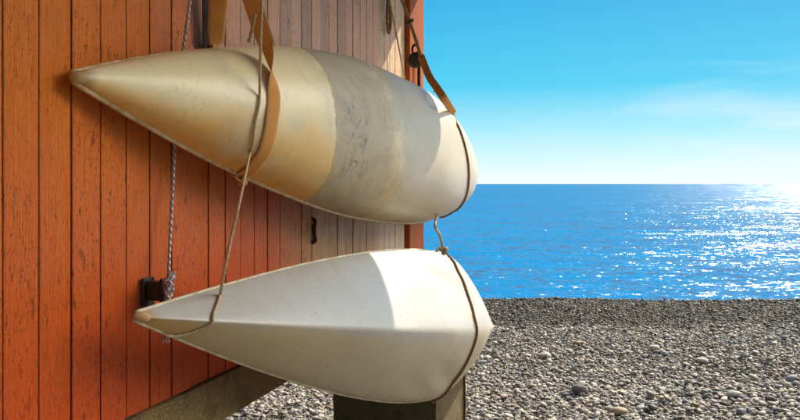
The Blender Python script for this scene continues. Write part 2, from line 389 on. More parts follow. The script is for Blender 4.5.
# ------------------------------------------------------------------ the hut
T0, T1, HB, HS = -2.2, 4.575, -0.562, 1.40       # wall ends, bottom, soffit
DEPTH, OVER = 3.2, 1.60
hut = empty('wooden_hut', W(1.5, -1.2, -EYE + .0), 'orange red plank hut with peeling paint at the edge of the shingle beach', 'hut')
def plank_wall(frame, a0, a1, h0, h1, w=0.1, name='wall', mat=M_BOARD, off=0.0):
    """upright boards with rounded arrises, each a little proud or shy of the next"""
    mb = MB(); i0 = off - w * math.ceil((off - a0) / w); n = int(math.ceil((a1 - i0) / w - .05))
    for i in range(n):
        b0, b1 = max(a0, i0 + i * w), min(a1, i0 + (i + 1) * w)
        g = random.uniform(.0006, .0016); e = random.uniform(-.0018, .0018); ch = random.uniform(.0018, .0034)
        pr = [(b0 + g, -.02), (b0 + g, e - ch), (b0 + g + ch * .35, e - ch * .35), (b0 + g + ch, e), ((b0 + b1) / 2, e + random.uniform(-.001, .001)), (b1 - g - ch, e), (b1 - g - ch * .35, e - ch * .35), (b1 - g, e - ch), (b1 - g, -.02)]
        hs = np.linspace(h0, h1, 9); V = []; uv = []
        ph = random.uniform(0, 9); am = random.uniform(0, .0008)
        for h in hs:
            for (a, p) in pr:
                V.append(frame(a + am * math.sin(3 * h + ph), p, h)); uv.append(((a - off) / w, h))
        m = len(pr); Fs = []
        for j in range(len(hs) - 1):
            for k in range(m - 1): Fs.append((j * m + k, j * m + k + 1, (j + 1) * m + k + 1, (j + 1) * m + k))
        mb.add(V, Fs, uv)
    return mb
# uv.x of the long wall: 0 at t = 1.28 m (left edge of the photo), one per board
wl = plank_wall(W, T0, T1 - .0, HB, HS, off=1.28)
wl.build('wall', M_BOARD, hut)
bk = MB(); bk.box(T0 + .02, T1 - .02, -.045, -.021, HB + .01, HS - .01); bk.build('sheathing', M_RUST, hut)
def Wend(a, p, h): return W(T1 + p - .0, -.004 - a, h)          # sea-side end wall: a runs back from the corner
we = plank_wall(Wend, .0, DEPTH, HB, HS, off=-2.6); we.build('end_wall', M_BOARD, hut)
def Wnear(a, p, h): return W(T0 - p, -.004 - a, h)
wn_ = plank_wall(Wnear, .0, DEPTH, HB, HS, off=-.3); wn_.build('end_wall', M_BOARD, hut)
def Wback(a, p, h): return W(a, -DEPTH - .006 - p, h)
wb = plank_wall(Wback, T0, T1, HB, HS, off=2.0); wb.build('back_wall', M_BOARD, hut)
cb = MB(); cb.box(T1 - .30, T1 + .030, .003, .030, HB - .005, HS - .002, .006); cb.box(T1 + .003, T1 + .030, -.16, .001, HB - .005, HS - .002, .006)
cb.build('corner_board', M_CORNER, hut)
sl = MB(); sl.box(T0 - .03, T1 + .02, -.30, .012, -.70, HB - .004, .006); sl.box(T0 - .03, T1 + .02, -DEPTH - .02, -DEPTH + .28, -.70, HB - .004, .006)
sl.build('sill_beam', M_SILL, hut)
fl = MB(); fl.box(T0 + .02, T1 - .02, -DEPTH + .29, -.31, -.62, HB - .01); fl.build('floor', M_ROOF, hut)
# roof: flat boarded soffit reaching over the wall, low pitched top
TE = 4.892
rf = MB(); rf.box(T0 - .4, TE, -DEPTH - .5, OVER, HS + .002, HS + .05, .004)
ridge = -DEPTH / 2
tri = [(T0 - .4, OVER, HS + .053), (TE, OVER, HS + .053), (TE, ridge, HS + .75), (T0 - .4, ridge, HS + .75), (T0 - .4, -DEPTH - .5, HS + .053), (TE, -DEPTH - .5, HS + .053)]
rf.add([W(*q) for q in tri], [(0, 1, 2, 3), (3, 2, 5, 4), (0, 3, 4), (1, 5, 2), (0, 4, 5, 1)])
roof = rf.build('roof', M_ROOF, hut)
fs = MB(); fs.box(T0 - .4, TE, OVER + .003, OVER + .028, HS - .03, HS + .10, .003); fs.build('fascia', M_CORNER, roof)
# small rusty plate under the upper kayak, thin conduit by the corner
q = tph(at_p(312.5, 231, .004)); rp = MB()
tube(rp, catmull([W(q[0] + .006, .000, q[2] + .046), W(q[0] + .003, .013, q[2] + .040), W(q[0] - .004, .012, q[2] + .012), W(q[0] + .005, .011, q[2] - .018), W(q[0] + .001, .013, q[2] - .038), W(q[0] + .004, .000, q[2] - .046)], 10), .008, depth=.12, strands=2, pitch=.05)
rp.build('rusty_staple', M_RUST, hut, smooth=True)
q = tph(at_p(419, 60, .05)); cd = MB(); tube(cd, [W(q[0], .05, q[2]), W(q[0], .05, q[2] - .3)], .010, depth=0, step=.03); cd.build('conduit', M_BLACK, hut, smooth=True)

# concrete pier under the sea corner
def pier(corner, az, wide, deep, z1, name, label):
    a = math.radians(az); f = Vector((math.sin(a), math.cos(a), 0)); l = Vector((-math.cos(a), math.sin(a), 0))
    bm = bmesh.new(); bmesh.ops.create_cube(bm, size=1)
    ctr = corner + l * (wide / 2) + f * (deep / 2)
    for v in bm.verts: v.co = Vector((ctr.x, ctr.y, 0)) + l * (v.co.x * wide) + f * (v.co.y * deep) + Vector((0, 0, (z1 - .2) / 2 + v.co.z * (z1 + .2)))
    bmesh.ops.bevel(bm, geom=bm.edges[:], offset=.012, segments=2, affect='EDGES')
    bmesh.ops.subdivide_edges(bm, edges=[e for e in bm.edges if e.calc_length() > .1], cuts=10, use_grid_fill=True)
    for v in bm.verts: v.co += mnoise.noise_vector(v.co * 9) * .006
    bmesh.ops.recalc_face_normals(bm, faces=bm.faces[:]); bm.verts.index_update()
    o = mesh_obj(name, [v.co for v in bm.verts], [[v.index for v in f_.verts] for f_ in bm.faces], M_PIER, smooth=False)
    bm.free(); return tag(o, label, 'pier')
ZP = 4.42
pier(Vector(((434 - 400) / F * ZP, ZP, 0)), 20.5, .60, .60, EYE - .71, 'concrete_pier', 'rough concrete pier under the hut, below the white kayak')

# ------------------------------------------------------------------ kayaks
def prof2(x, e1, e2, xp):
    y = np.where(x < xp, 1 - np.abs(1 - x / xp) ** e1, 1 - np.abs((x - xp) / (1 - xp)) ** e2); return np.clip(y, 0, 1)
class Kayak:
    def __init__(s, P, keel):
        (s.t0, s.p0, s.h0, s.L, s.yaw, s.pitch, s.roll, s.b, s.d, s.eb, s.eb2, s.ed, s.ed2, s.xp, s.m, s.k, s.rock) = P; s.keel = keel; s.crown = .10 if keel else .075
    def pt(s, x, a, deck=False, grow=0.0):
        x = np.asarray(x, float); a = np.asarray(a, float)
        bp = prof2(x, s.eb, s.eb2, s.xp); dp = prof2(x, s.ed, s.ed2, s.xp)
        bx = s.b * bp + .010 + grow; dx = s.d * dp + .012 + grow
        rk = s.rock * (1 - 4 * (x - .5) ** 2); l = s.L * x
        if deck: v = bx * a; q = rk - s.crown * bp * (1 - np.abs(a) ** 1.8) - .004
        else:
            sa = np.sin(a * math.pi / 2)
            mm = s.m if not s.keel else np.interp(x, [0, .3, .62, 1], [1.12, 1.22, s.m, 1.15])
            kk = s.k if not s.keel else np.interp(x, [0, .3, .62, 1], [1.25, 1.35, s.k, 1.1])
            v = bx * sa; q = rk + dx * np.clip(1 - np.abs(sa) ** mm, 0, 1) ** (1 / kk)
            # hand-laid skin: long slow unevenness, shallow dents
            q = q + .004 * np.sin(9 * x + 2.1 * a) * np.cos(3 * a - 4 * x) * bp + .0025 * np.sin(31 * x + 5 * a) * bp
            if s.keel: q = q - .016 * np.exp(-((x - .52) / .085) ** 2 - ((np.abs(a) - .46) / .20) ** 2) * (1 + .3 * np.sin(17 * a + 40 * x))
        cr, sr = math.cos(s.roll), math.sin(s.roll); v, q = v * cr - q * sr, v * sr + q * cr
        cp, sp = math.cos(s.pitch), math.sin(s.pitch); l, v = l * cp - v * sp, l * sp + v * cp
        cy, sy = math.cos(s.yaw), math.sin(s.yaw); l, q = l * cy - q * sy, l * sy + q * cy
        t, p, h = s.t0 + l, s.p0 + q, s.h0 + v
        X = -(D - p) * c_ + t * s_; Y = (D - p) * s_ + t * c_
        return np.stack(np.broadcast_arrays(X, Y, EYE + h), -1)
    def V(s, x, a, **k): return Vector(s.pt(x, a, **k))
    def normal(s, x, a):
        e = 1e-3; dx = s.V(x + e, a) - s.V(x - e, a); da = s.V(x, a + e) - s.V(x, a - e)
        n = dx.cross(da).normalized(); c0 = s.V(x, 0, deck=True)
        return n if n.dot(s.V(x, a) - c0) > 0 else -n
    def find(s, px, py, off=.004):
        """the hull point on a sight line, lifted off the skin"""
        if not hasattr(s, 'grid'):
            s.gx, s.ga = np.meshgrid(np.linspace(.005, .995, 400), np.linspace(-1, 1, 200), indexing='ij')
            P = s.pt(s.gx, s.ga); gx_ = np.gradient(P, axis=0); ga_ = np.gradient(P, axis=1); N = np.cross(gx_, ga_)
            out = s.pt(s.gx, s.ga) - s.pt(s.gx, np.zeros_like(s.ga), deck=True); N *= np.sign((N * out).sum(-1))[..., None]
            s.front = (N * (np.array(CAM) - P)).sum(-1) > 0; s.grid = P
        P = s.grid; X = 400 + F * P[..., 0] / P[..., 1]; Y = HY - F * (P[..., 2] - EYE) / P[..., 1]
        e = (X - px) ** 2 + (Y - py) ** 2 + np.where(s.front, 0, 400); i = np.unravel_index(np.argmin(e), e.shape)
        x, a = float(s.gx[i]), float(s.ga[i]); return s.V(x, a) + s.normal(x, a) * off, x, a
    def run(s, pix, off, n=12):
        uv_ = [Vector((*s.find(px, py)[1:], 0)) for px, py in pix]
        return [s.V(q.x, max(-1, min(1, q.y))) + s.normal(q.x, max(-.995, min(.995, q.y))) * off for q in catmull(uv_, n)]
    def round(s, x0, x1, a0, a1, off, n=24):
        return [s.V(x0 + (x1 - x0) * i / n, a0 + (a1 - a0) * i / n) + s.normal(x0 + (x1 - x0) * i / n, max(-.99, min(.99, a0 + (a1 - a0) * i / n))) * off for i in range(n + 1)]
    def build(s, label, mat, seam_mat, deck_mat, tape_to):
        base = s.V(.5, 0, deck=True); root = empty('kayak', (base.x, base.y, min(s.pt(np.linspace(0, 1, 60), -1.0)[:, 2])), label, 'kayak', 'kayaks slung along the hut wall')
        N, Mm = 170, 65; w = np.linspace(0, 1, N); xs = .5 - .5 * np.cos(w * math.pi); xs = .5 * xs + .5 * w
        as_ = np.linspace(-1, 1, Mm); gx, ga = np.meshgrid(xs, as_, indexing='ij')
        def sheet(name, P, mt, flip):
            V = P.reshape(-1, 3); n1, n2 = P.shape[:2]; Fs = []
            for i in range(n1 - 1):
                for j in range(n2 - 1):
                    f = (i * n2 + j, (i + 1) * n2 + j, (i + 1) * n2 + j + 1, i * n2 + j + 1); Fs.append(f[::-1] if flip else f)
            e0 = tuple(range(n2)); e1 = tuple((n1 - 1) * n2 + j for j in range(n2)); Fs += [e0 if flip else e0[::-1], e1[::-1] if flip else e1]
            return mesh_obj(name, V, Fs, mt, root, uv=np.stack([gx.ravel(), ga.ravel()], -1))
        sheet('hull', s.pt(gx, ga), mat, False); sheet('deck', s.pt(gx, ga, deck=True), deck_mat, True)
        mb = MB()
        for sgn in (-1, 1):
            path = [s.V(x, sgn, grow=-.001) for x in np.linspace(.0, 1, 150)]
            tube(mb, path, .0045 if s.keel else .0068, seg=8, depth=0, step=.012)
        mb.build('seam_tape', seam_mat, root, smooth=True)
        for x0, x1, nm in ((0.0, .02, 'nose'), (1.0, .98, 'tail')):
            bm = bmesh.new(); bmesh.ops.create_uvsphere(bm, u_segments=20, v_segments=12, radius=1)
            e = (s.V(x0, 1) + s.V(x0, -1)) / 2 + OUT * .004; ax = (s.V(x0, 0) - s.V(x1, 0)).normalized()
            for v in bm.verts:
                q = v.co.copy(); kf = .82 if s.keel else 1.0; v.co = e + ax * (q.x * .020 - .013) + UP * (q.z * .0145 * kf) + OUT * (q.y * .0125 * kf)
            bm.verts.index_update(); mesh_obj('end_cap', [v.co for v in bm.verts], [[v.index for v in f.verts] for f in bm.faces], M_CAP if x0 == 0 else seam_mat, root); bm.free()
        # cockpit rim on the deck, towards the wall
        path = []
        for i in range(49):
            a = 2 * math.pi * i / 48; path.append(s.V(.5 + .085 * math.cos(a), .55 * math.sin(a), deck=True))
        cm = MB(); tube(cm, path, .008, seg=8, depth=0, step=.02); cm.build('cockpit_rim', M_BLACK, root, smooth=True)
        return root
KU = Kayak([1.4409, 0.03, 0.22481, 4.03873, 0.02808, -0.0427, -0.20387, 0.32108, 0.25634, 2.29659, 1.8782, 3.39834, 2.01793, 0.53519, 2.04213, 2.59999, 0.05373], False)
KL = Kayak([1.49261, 0.14789, -0.28169, 3.84094, 0.0493, -0.17377, 0.04749, 0.33862, 0.21954, 1.68108, 1.25, 4.0, 1.10918, 0.60846, 1.45, 1.6, 0.03535], True)
KU.build('yellowed old kayak with a worn grey band round its hull, hung above the white one', mat_hull('upper'), mat_seam((.66, .52, .30), (.45, .27, .09)), mat_plain('deck_gelcoat', (.60, .50, .32), (.46, .34, .18)), 1)
KL.build('white kayak with a sharp keel and brown nose, hung below the yellowed one', mat_hull('lower'), mat_seam((.66, .58, .42), (.48, .33, .15)), mat_plain('pale_deck_gelcoat', (.62, .60, .54), (.52, .48, .40)), 1)

# ------------------------------------------------------------------ straps and ropes
def soffit(p, to, h=HS):                                             # where a line through p and to meets the soffit
    d = p - to; k = (EYE + h - p.z) / d.z; return p + d * k
def rope(name, P, r, mat, label, cat='rope', parent=None, n=10, **k):
    mb = MB(); tube(mb, catmull(P, n), r, **k)
    o = mb.build(name, mat, parent, smooth=True)
    return tag(o, label, cat) if parent is None else o
# tan webbing round the yellowed kayak: down the front, round the belly, up behind against the wall
def hull_front(k, px, py, off=.005): return k.find(px, py, off)[0]
f1 = hull_front(KU, 272, 92); f2 = hull_front(KU, 271, 120); f3 = hull_front(KU, 264, 148); f4 = hull_front(KU, 252, 167); x5 = KU.find(243, 175)
tA = tph(f1)
top1 = at_p(268, 50, tA[1] - .015); top0 = at_p(252, 0, tA[1] - .03)
sof = soffit(top0, top1); x5x = x5[1]
under = KU.V(x5x, -1, grow=.0075); dk = [KU.V(x5x, a, deck=True) - OUT * .004 for a in (-.82, .5)]
backt = KU.V(x5x - .02, 1.0, grow=.006)
b1 = at_p(215, 46, .03); b0 = at_p(218.5, 0, .07); bs = soffit(b0, b1)
xdir = (KU.V(x5x + .02, -.3) - KU.V(x5x - .02, -.3)).normalized()
view = lambda p: (p - CAM).normalized()
side = lambda p, tgt, ang: (Matrix.Rotation(ang, 3, (tgt - p).normalized()) @ (view(p).cross(tgt - p)).normalized())
stp = MB()
P = [sof, top0, top1, f1, f2, f3, f4, x5[0], under, dk[0], at_p(214, 90, .022), at_p(214.5, 64, .025), b1, b0, bs]
S = [side(sof, top0, .2), side(top0, top1, .35), side(top1, f1, 1.0), xdir * 1.0, xdir, xdir, xdir, xdir, xdir, xdir, xdir, xdir, xdir, xdir, xdir]
for i in range(3, len(S)):
    if S[i].dot(S[i - 1]) < 0: S[i] = -S[i]
S[9] = S[10] = S[11] = U; S[12] = (U - OUT * .30).normalized(); S[13] = (U * .5 + OUT * .7).normalized(); S[14] = S[13]
ribbon(stp, P, S, .050, .003)
st_o = stp.build('webbing_strap', M_WEB, smooth=True)
mb = MB(); bd = [at_p(208, 75, .016), at_p(207.5, 0, .030)]; ribbon(mb, bd + [soffit(*bd)], [U] * 3, .056, .003); mb.build('shadow_strip', M_SHADOW, st_o, smooth=True)  # near-black ribbon standing in for the strap's soft shadow on the wall
tag(st_o, 'wide twisted tan webbing strap round the front half of the yellowed kayak', 'strap')
# thin light rope beside it, from the eave across the yellowed kayak down under the white kayak's nose
g = []
z0 = at_p(262, 0, tA[1] + .02); g.append(soffit(z0, at_p(260, 50, tA[1] + .02))); g.append(z0); g.append(at_p(260.5, 50, tA[1] + .015))
g += KU.run(((258, 95), (254, 125), (249, 152)), .005)
g.append(at_p(241, 195, .27)); g.append(at_p(233, 230, .26)); g.append(at_p(225, 268, .25))
g += KL.run(((219, 296), (213, 315), (203, 327), (188, 332), (176, 334.5), (168, 334)), .005)
g.append(at_p(163, 332, .15)); g.append(at_p(163, 318, .10))
rope('sling_rope', g, 0.0036, M_CORD, 'thin pale rope running down from the eave over the yellowed kayak to the white nose')
# loose tail by the strap
h0 = at_p(255, 14, tA[1] - .02)
rope('rope_tail', [h0, at_p(253, 24, tA[1] - .03), at_p(251.5, 32, tA[1] - .04), at_p(249, 42, tA[1] - .045)], .0045, M_ROPE, 'short brown rope tail dangling beside the twisted tan strap', parent=None)
# blue and white braided line against the wall, tied at the iron cleat
br = [at_p(190, 0, .05), at_p(186.5, 25, .045), at_p(182, 60, .035), at_p(178, 100, .03), at_p(175, 142, .03), at_p(172, 200, .035), at_p(169.5, 250, .045), at_p(168.5, 279, .06)]
root = empty('braided_rope', br[-1], 'blue and white flecked rope hanging down the wall to the iron cleat', 'rope')
rope('line', [soffit(br[0], br[1])] + br, .0042, M_BRAID, None, parent=root, strands=4, pitch=.016, depth=.1)
kn = MB(); kc = at_p(168.5, 283, .085)
ax, ay = U, UP
def loop(cx, cy, rx, ry, a0, a1, tilt, n=18): return [kc + ax * (cx + rx * math.cos(a0 + (a1 - a0) * i / n)) + ay * (cy + ry * math.sin(a0 + (a1 - a0) * i / n)) + OUT * (tilt * math.sin((a1 - a0) * i / n) + .004 * i / n) for i in range(n + 1)]
for L_ in (loop(0, .006, .013, .008, 0, 6.6, .010), loop(-.002, -.004, .012, .009, 1.5, 8.0, .011), loop(0, -.018, .017, .020, .9, 6.9, .006), loop(.004, .014, .007, .011, 0, 6.3, .009)):
    tube(kn, L_, .0055, strands=4, pitch=.016, depth=.1)
kn.build('knot', M_BRAID, root, smooth=True)
fr = MB()
for i in range(7):
    a = at_p(163.5 + i * .7, 331, .135 + .003 * i); tube(fr, catmull([a, a + Vector((random.uniform(-.004, .004), 0, -.014)), a + Vector((random.uniform(-.009, .009), random.uniform(-.006, .006), random.uniform(-.030, -.022)))], 6), .0021, seg=6, depth=0)
tube(fr, catmull([at_p(168.5, 292, .075), at_p(166, 308, .06), at_p(165.5, 333, .14)], 8), .005, strands=4, pitch=.016, depth=.1)
fr.build('frayed_end', M_BRAID, root, smooth=True)
# iron cleat on the wall behind the nose
q = tph(at_p(158, 290, .04)); cl = empty('iron_cleat', W(q[0], 0, q[2]), 'black iron cleat fixed to the wall above the white nose', 'cleat')
a = MB(); a.box(q[0] - .020, q[0] + .028, .004, .013, q[2] - .050, q[2] + .030, .004); a.build('plate', M_BLACK, cl)
a = MB(); a.box(q[0] - .014, q[0] + .012, .0135, .052, q[2] - .026, q[2] + .022, .006); a.box(q[0] - .017, q[0] + .015, .0525, .064, q[2] - .034, q[2] + .030, .005); a.build('horn', M_BLACK, cl)
for dh in (-.042, .024):
    a = MB(); disc(a, W(q[0] + .020, .014, q[2] + dh), OUT, .005, .002); a.build('screw', M_RUST, cl, smooth=True)

# sea end of the yellowed kayak: rope down from the eave, pulley, torn webbing, cord over the hull
e1 = KU.find(453, 113); tE = tph(e1[0])[0]
tF = 4.25
r0 = at_p(402, 0, .10); r1 = at_p(410, 22, .14); r2 = at_p(421, 56, .22); r3 = at_p(429, 76, .30)
rope('hauling_rope', [soffit(r0, r1), r0, r1, r2, r3], .008, M_ROPE, 'brown rope slanting down to the torn tan strap by the hut corner', strands=3)
kb = MB()
for L_ in ([r1 + U * (.014 * math.cos(a)) + UP * (.012 * math.sin(a * 1.0)) + OUT * (.014 * math.sin(a)) for a in np.linspace(0, 12.6, 30)],): tube(kb, L_, .006, depth=0)
tag(kb.build('rope_knot', M_BLACK, smooth=True), 'small dark knot tied round the brown slanting rope near the corner', 'knot')
web = empty('lashing_strap', e1[0], 'torn tan strap and thin cord over the sea end of the yellowed kayak', 'strap')
wb_ = MB(); wpts = [r3, at_p(437, 88, .36), at_p(445, 100, .41), e1[0] + OUT * .004]
tw = (wpts[-1] - wpts[0]).normalized(); sd = view(wpts[1]).cross(tw).normalized()
ribbon(wb_, [r2, r3] + wpts[1:], [sd] * 5, .034, .004)
fpt = at_p(435.5, 84, .345); ribbon(wb_, [fpt, fpt - sd * .007 * (1 if sd.x > 0 else -1) + Vector((0, 0, -.016)), fpt - sd * .009 * (1 if sd.x > 0 else -1) + Vector((0, 0, -.034))], [tw + sd * .3] * 3, .03, .003)
wb_.build('webbing', M_WEB, web, smooth=True)
cp = [at_p(445, 100, .41), e1[0]] + KU.run(((457, 125), (464, 145), (467.5, 165), (468, 182), (464, 199), (456, 210)), .005)
xa = KU.find(456, 210)[1]; cp += [KU.V(xa, -1, grow=.006), KU.V(xa, -.6, deck=True) - OUT * .006, KU.V(xa, 0, deck=True) - OUT * .006]
rope('cord', cp, .0048, M_BROWN, None, parent=web)
# black pulley block hanging by the corner
pc = at_p(415.5, 60, .13); pb = empty('pulley_block', pc - UP * .05, 'black iron pulley block hanging by the hut corner above the yellowed kayak', 'pulley')
axp = (OUT * .5 - U * .85)
for sg in (-1, 1):
    b_ = MB(); disc(b_, pc + axp.normalized() * (.014 * sg), axp, .040, .005); b_.build('cheek', M_BLACK, pb, smooth=True)
b_ = MB(); disc(b_, pc, axp, .032, .008); b_.build('sheave', M_RUST, pb, smooth=True)
b_ = MB(); sc_ = pc + UP * .055; tube(b_, [sc_ + (OUT * math.cos(a) * .017 + UP * math.sin(a) * .026) for a in np.linspace(0, 2 * math.pi, 25)], .0065, depth=0); b_.build('shackle', M_BLACK, pb, smooth=True)
b_ = MB(); tube(b_, catmull([sc_ + UP * .02, at_p(417.5, 42, .15), at_p(415, 36, .175)], 8), .006, depth=.1); b_.build('lanyard', M_BLACK, pb, smooth=True)
# thin line nearer the wall and a doubled tail on its hook
n0 = at_p(389.5, 0, .02); n1 = at_p(397, 38, .03); n2 = at_p(405, 80, .05)
rope('slack_line', [soffit(n0, n1), n0, n1, n2, at_p(409, 100, .06)], .0045, M_CORD, 'thin tan line slanting down the bleached boards behind the yellowed kayak')
hk = at_p(388, 2, .02)
tl = MB(); tube(tl, catmull([hk + UP * .02, at_p(387.2, 12, .025), at_p(387.4, 24, .022), at_p(388.8, 33, .02), at_p(390.4, 24, .022), at_p(390, 10, .025), hk], 10), .0075, strands=3, pitch=.03)
tt = empty('rope_loop', hk, 'short doubled brown rope hanging from a nail on the bleached boards', 'rope')
tl.build('rope', M_BROWN, tt, smooth=True)
nl = MB(); tube(nl, [W(tph(hk)[0], -.01, tph(hk)[2] + .015), W(tph(hk)[0], .045, tph(hk)[2] + .02)], .005, depth=0, step=.01); disc(nl, W(tph(hk)[0], .045, tph(hk)[2] + .02), OUT, .012, .003); nl.build('nail', M_BLACK, tt, smooth=True)
# line between the kayaks, knotted, and its loop round the white kayak's sea end
k0 = at_p(444, 251, .34)
kr = empty('hanging_rope', k0, 'tan rope knotted into a loop round the sea end of the white kayak', 'rope')
up_ = [KU.V(.87, -.6, deck=True) - OUT * .004, at_p(436, 219, .33), at_p(440, 236, .335), k0]
rope('line', up_, .006, M_ROPE, None, parent=kr)
kb = MB()
for ph, rr in ((0, .013), (1.2, .016), (2.3, .012)):
    tube(kb, [k0 + UP * (-.010 + .024 * math.cos(a + ph) * (1 if ph != 1.2 else .5)) + U * (rr * math.sin(a)) + OUT * (rr * math.cos(a * 1.0 + ph)) for a in np.linspace(0, 6.6, 22)], .0062, strands=3)
kb.build('knot', M_ROPE, kr, smooth=True)
x0_ = KL.find(453, 262)[1]; a0_ = KL.find(453, 262)[2]; xm = KL.find(473.5, 318)[1]; am = KL.find(473.5, 318)[2]; xb = KL.find(464, 374)[1]
lp = [k0] + KL.round(x0_, xm, a0_, am, .006, 14) + KL.round(xm, xb, am, -1, .006, 16)[1:]
lp += [KL.V(xb, -.5, deck=True) - OUT * .006, KL.V(xb, .5, deck=True) - OUT * .006, KL.V(x0_ - .01, 1, grow=.008), k0 - UP * .012]
rope('loop', lp, .0055, M_BROWN, None, parent=kr, n=4)
q0 = at_p(436, 250, .33)
rope('tail', [k0 - UP * .012, at_p(440, 247, .33), at_p(436, 251, .32)], .004, M_ROPE, None, parent=kr)

# ------------------------------------------------------------------ beach, pebbles, sea
def beach_z(X, Y):
    X = np.asarray(X, float); Y = np.asarray(Y, float)
    foot = 8.75 + .12 * np.sin(X * .55) + .05 * np.sin(X * 1.7 + 1); crest = 9.95 + .16 * np.sin(X * .31 + .6) + .05 * np.sin(X * 1.3)
    up = np.clip((Y - foot) / (crest - foot), 0, 1); up = up * up * (3 - 2 * up)
    z = .150 * up - np.clip(Y - crest + .1, 0, 999) * .21
    return z + .012 * np.sin(X * 2.1 + Y * 1.3) * np.sin(Y * 1.9 - X * .7)
xs = np.concatenate([[-2500, -600, -200, -80, -40, -25, -16], np.arange(-11, 16.01, .3), [20, 28, 40, 80, 200, 600, 2500]])
ys = np.concatenate([[-2500, -500, -100, -40, -15, -6], np.arange(-2, 16.01, .2), [18, 24, 40, 80]])
gx, gy = np.meshgrid(xs, ys, indexing='ij'); gz = beach_z(gx, gy); n1, n2 = gx.shape
V = np.stack([gx, gy, np.maximum(gz - .012, -14)], -1).reshape(-1, 3)
Fs = [(i * n2 + j, (i + 1) * n2 + j, (i + 1) * n2 + j + 1, i * n2 + j + 1) for i in range(n1 - 1) for j in range(n2 - 1)]
tag(mesh_obj('beach', V, Fs, mat_beach(), origin=(0, 0, 0)), kind='structure')
SEA = -.62
sv = [(-30000, 11.2, SEA), (30000, 11.2, SEA), (30000, 42000, SEA), (-30000, 42000, SEA)]
tag(mesh_obj('sea', sv, [(0, 1, 2, 3)], mat_sea(), origin=(0, 0, SEA)), kind='structure')

def pebble_shapes(n, sub, flat=(.35, .75)):
    out = []
    for i in range(n):
        bm = bmesh.new(); bmesh.ops.create_icosphere(bm, subdivisions=sub, radius=1); off = Vector((i * 13.7, 3.1 * i, 5))
        for v in bm.verts:
            d = v.co.normalized(); k = 1 + .22 * mnoise.noise(d * 1.1 + off) + .12 * mnoise.noise(d * 2.6 + off)
            q = d * k; q = Vector([math.copysign(abs(x) ** random.choice((.85, .9, .95)), x) for x in q]) if i % 3 == 0 else q; v.co = q
        bm.verts.index_update(); out.append((np.array([v.co for v in bm.verts]), np.array([[v.index for v in f.verts] for f in bm.faces]))); bm.free()
    return out
SH = pebble_shapes(14, 2)
cols = np.array([(.32, .285, .235), (.44, .39, .315), (.22, .205, .185), (.14, .14, .145), (.54, .485, .395), (.33, .265, .18), (.21, .22, .245), (.66, .60, .50), (.07, .07, .075), (.26, .17, .10)])
cw = np.array([.22, .15, .19, .11, .07, .06, .11, .02, .05, .02])
SL = pebble_shapes(10, 1)
def scatter(n, xr, yr, size, spread, lift, SH, dark=1.0, wedge=True):
    X = RNG.uniform(*xr, n); Y = RNG.uniform(*yr, n)
    if wedge: k = np.abs(X) < Y * .60 + .55; X, Y = X[k], Y[k]
    n = len(X); S_ = size * np.exp(RNG.normal(0, spread, n)); Z = beach_z(X, Y); pick = RNG.integers(len(SH), size=n)
    r = np.stack([np.ones(n), RNG.uniform(.6, .95, n), RNG.uniform(.24, .55, n)], -1) * S_[:, None]
    A = RNG.uniform(0, 6.283, n); tx, ty = RNG.normal(0, .22, (2, n)); zz = Z + lift * S_ + RNG.uniform(-.45, .45, n) * S_
    cc = np.clip(cols[RNG.choice(len(cols), p=cw, size=n)] * RNG.uniform(.75, 1.25, n)[:, None] * dark * .82, .014, .64)
    out = []
    for i, (v, f) in enumerate(SH):
        k = pick == i; m_ = k.sum()
        if not m_: continue
        q = v[None] * r[k][:, None]; ca, sa = np.cos(A[k])[:, None], np.sin(A[k])[:, None]
        z = q[..., 2] + tx[k][:, None] * q[..., 0] + ty[k][:, None] * q[..., 1]
        q = np.stack([q[..., 0] * ca - q[..., 1] * sa + X[k][:, None], q[..., 0] * sa + q[..., 1] * ca + Y[k][:, None], z + zz[k][:, None]], -1)
        fz = (f[None] + (np.arange(m_) * len(v))[:, None, None]).reshape(-1, 3)
        col = np.concatenate([np.repeat(cc[k], len(v), 0), np.ones((m_ * len(v), 1))], 1)
        out.append((q.reshape(-1, 3), fz, col))
    return out
parts = (scatter(60000, (-2.9, 4.4), (4.7, 6.4), .0092, .38, .5, SH) + scatter(9000, (-2.9, 4.4), (4.7, 6.4), .0135, .32, 1.15, SH)
         + scatter(900, (-2.9, 4.4), (4.7, 6.6), .021, .25, .8, SH)
         + scatter(105000, (-4.6, 6.2), (6.3, 8.9), .0098, .36, .5, SL) + scatter(18000, (-4.6, 6.2), (6.3, 8.9), .0140, .34, 1.1, SL) + scatter(900, (-4.6, 6.2), (6.4, 8.7), .022, .25, .8, SH)
         + scatter(14000, (-2.4, 4.5), (.6, 4.8), .018, .34, .4, SL, wedge=False)
         + scatter(48000, (-5.5, 7.6), (8.7, 10.6), .0112, .34, .6, SL, .44, False))
allv = np.concatenate([p[0] for p in parts]); allc = np.concatenate([p[2] for p in parts]); Fz = []; off = 0
for p in parts: Fz.append(p[1] + off); off += len(p[0])
allf = np.concatenate(Fz)
me = bpy.data.meshes.new('pebbles'); me.vertices.add(len(allv)); me.vertices.foreach_set('co', allv.ravel())
me.loops.add(allf.size); me.loops.foreach_set('vertex_index', allf.ravel().astype(np.int32)); me.polygons.add(len(allf))
me.polygons.foreach_set('loop_start', np.arange(0, allf.size, 3, dtype=np.int32)); me.polygons.foreach_set('loop_total', np.full(len(allf), 3, np.int32))
me.polygons.foreach_set('use_smooth', np.ones(len(allf), bool)); me.update(calc_edges=True)
at = me.color_attributes.new('tint', 'FLOAT_COLOR', 'POINT'); at.data.foreach_set('color', allc.ravel())
me.materials.append(mat_stone(True)); po = bpy.data.objects.new('pebbles', me); C.objects.link(po); tag(po, 'grey and tan pebbles covering the beach', 'pebbles', kind='stuff')
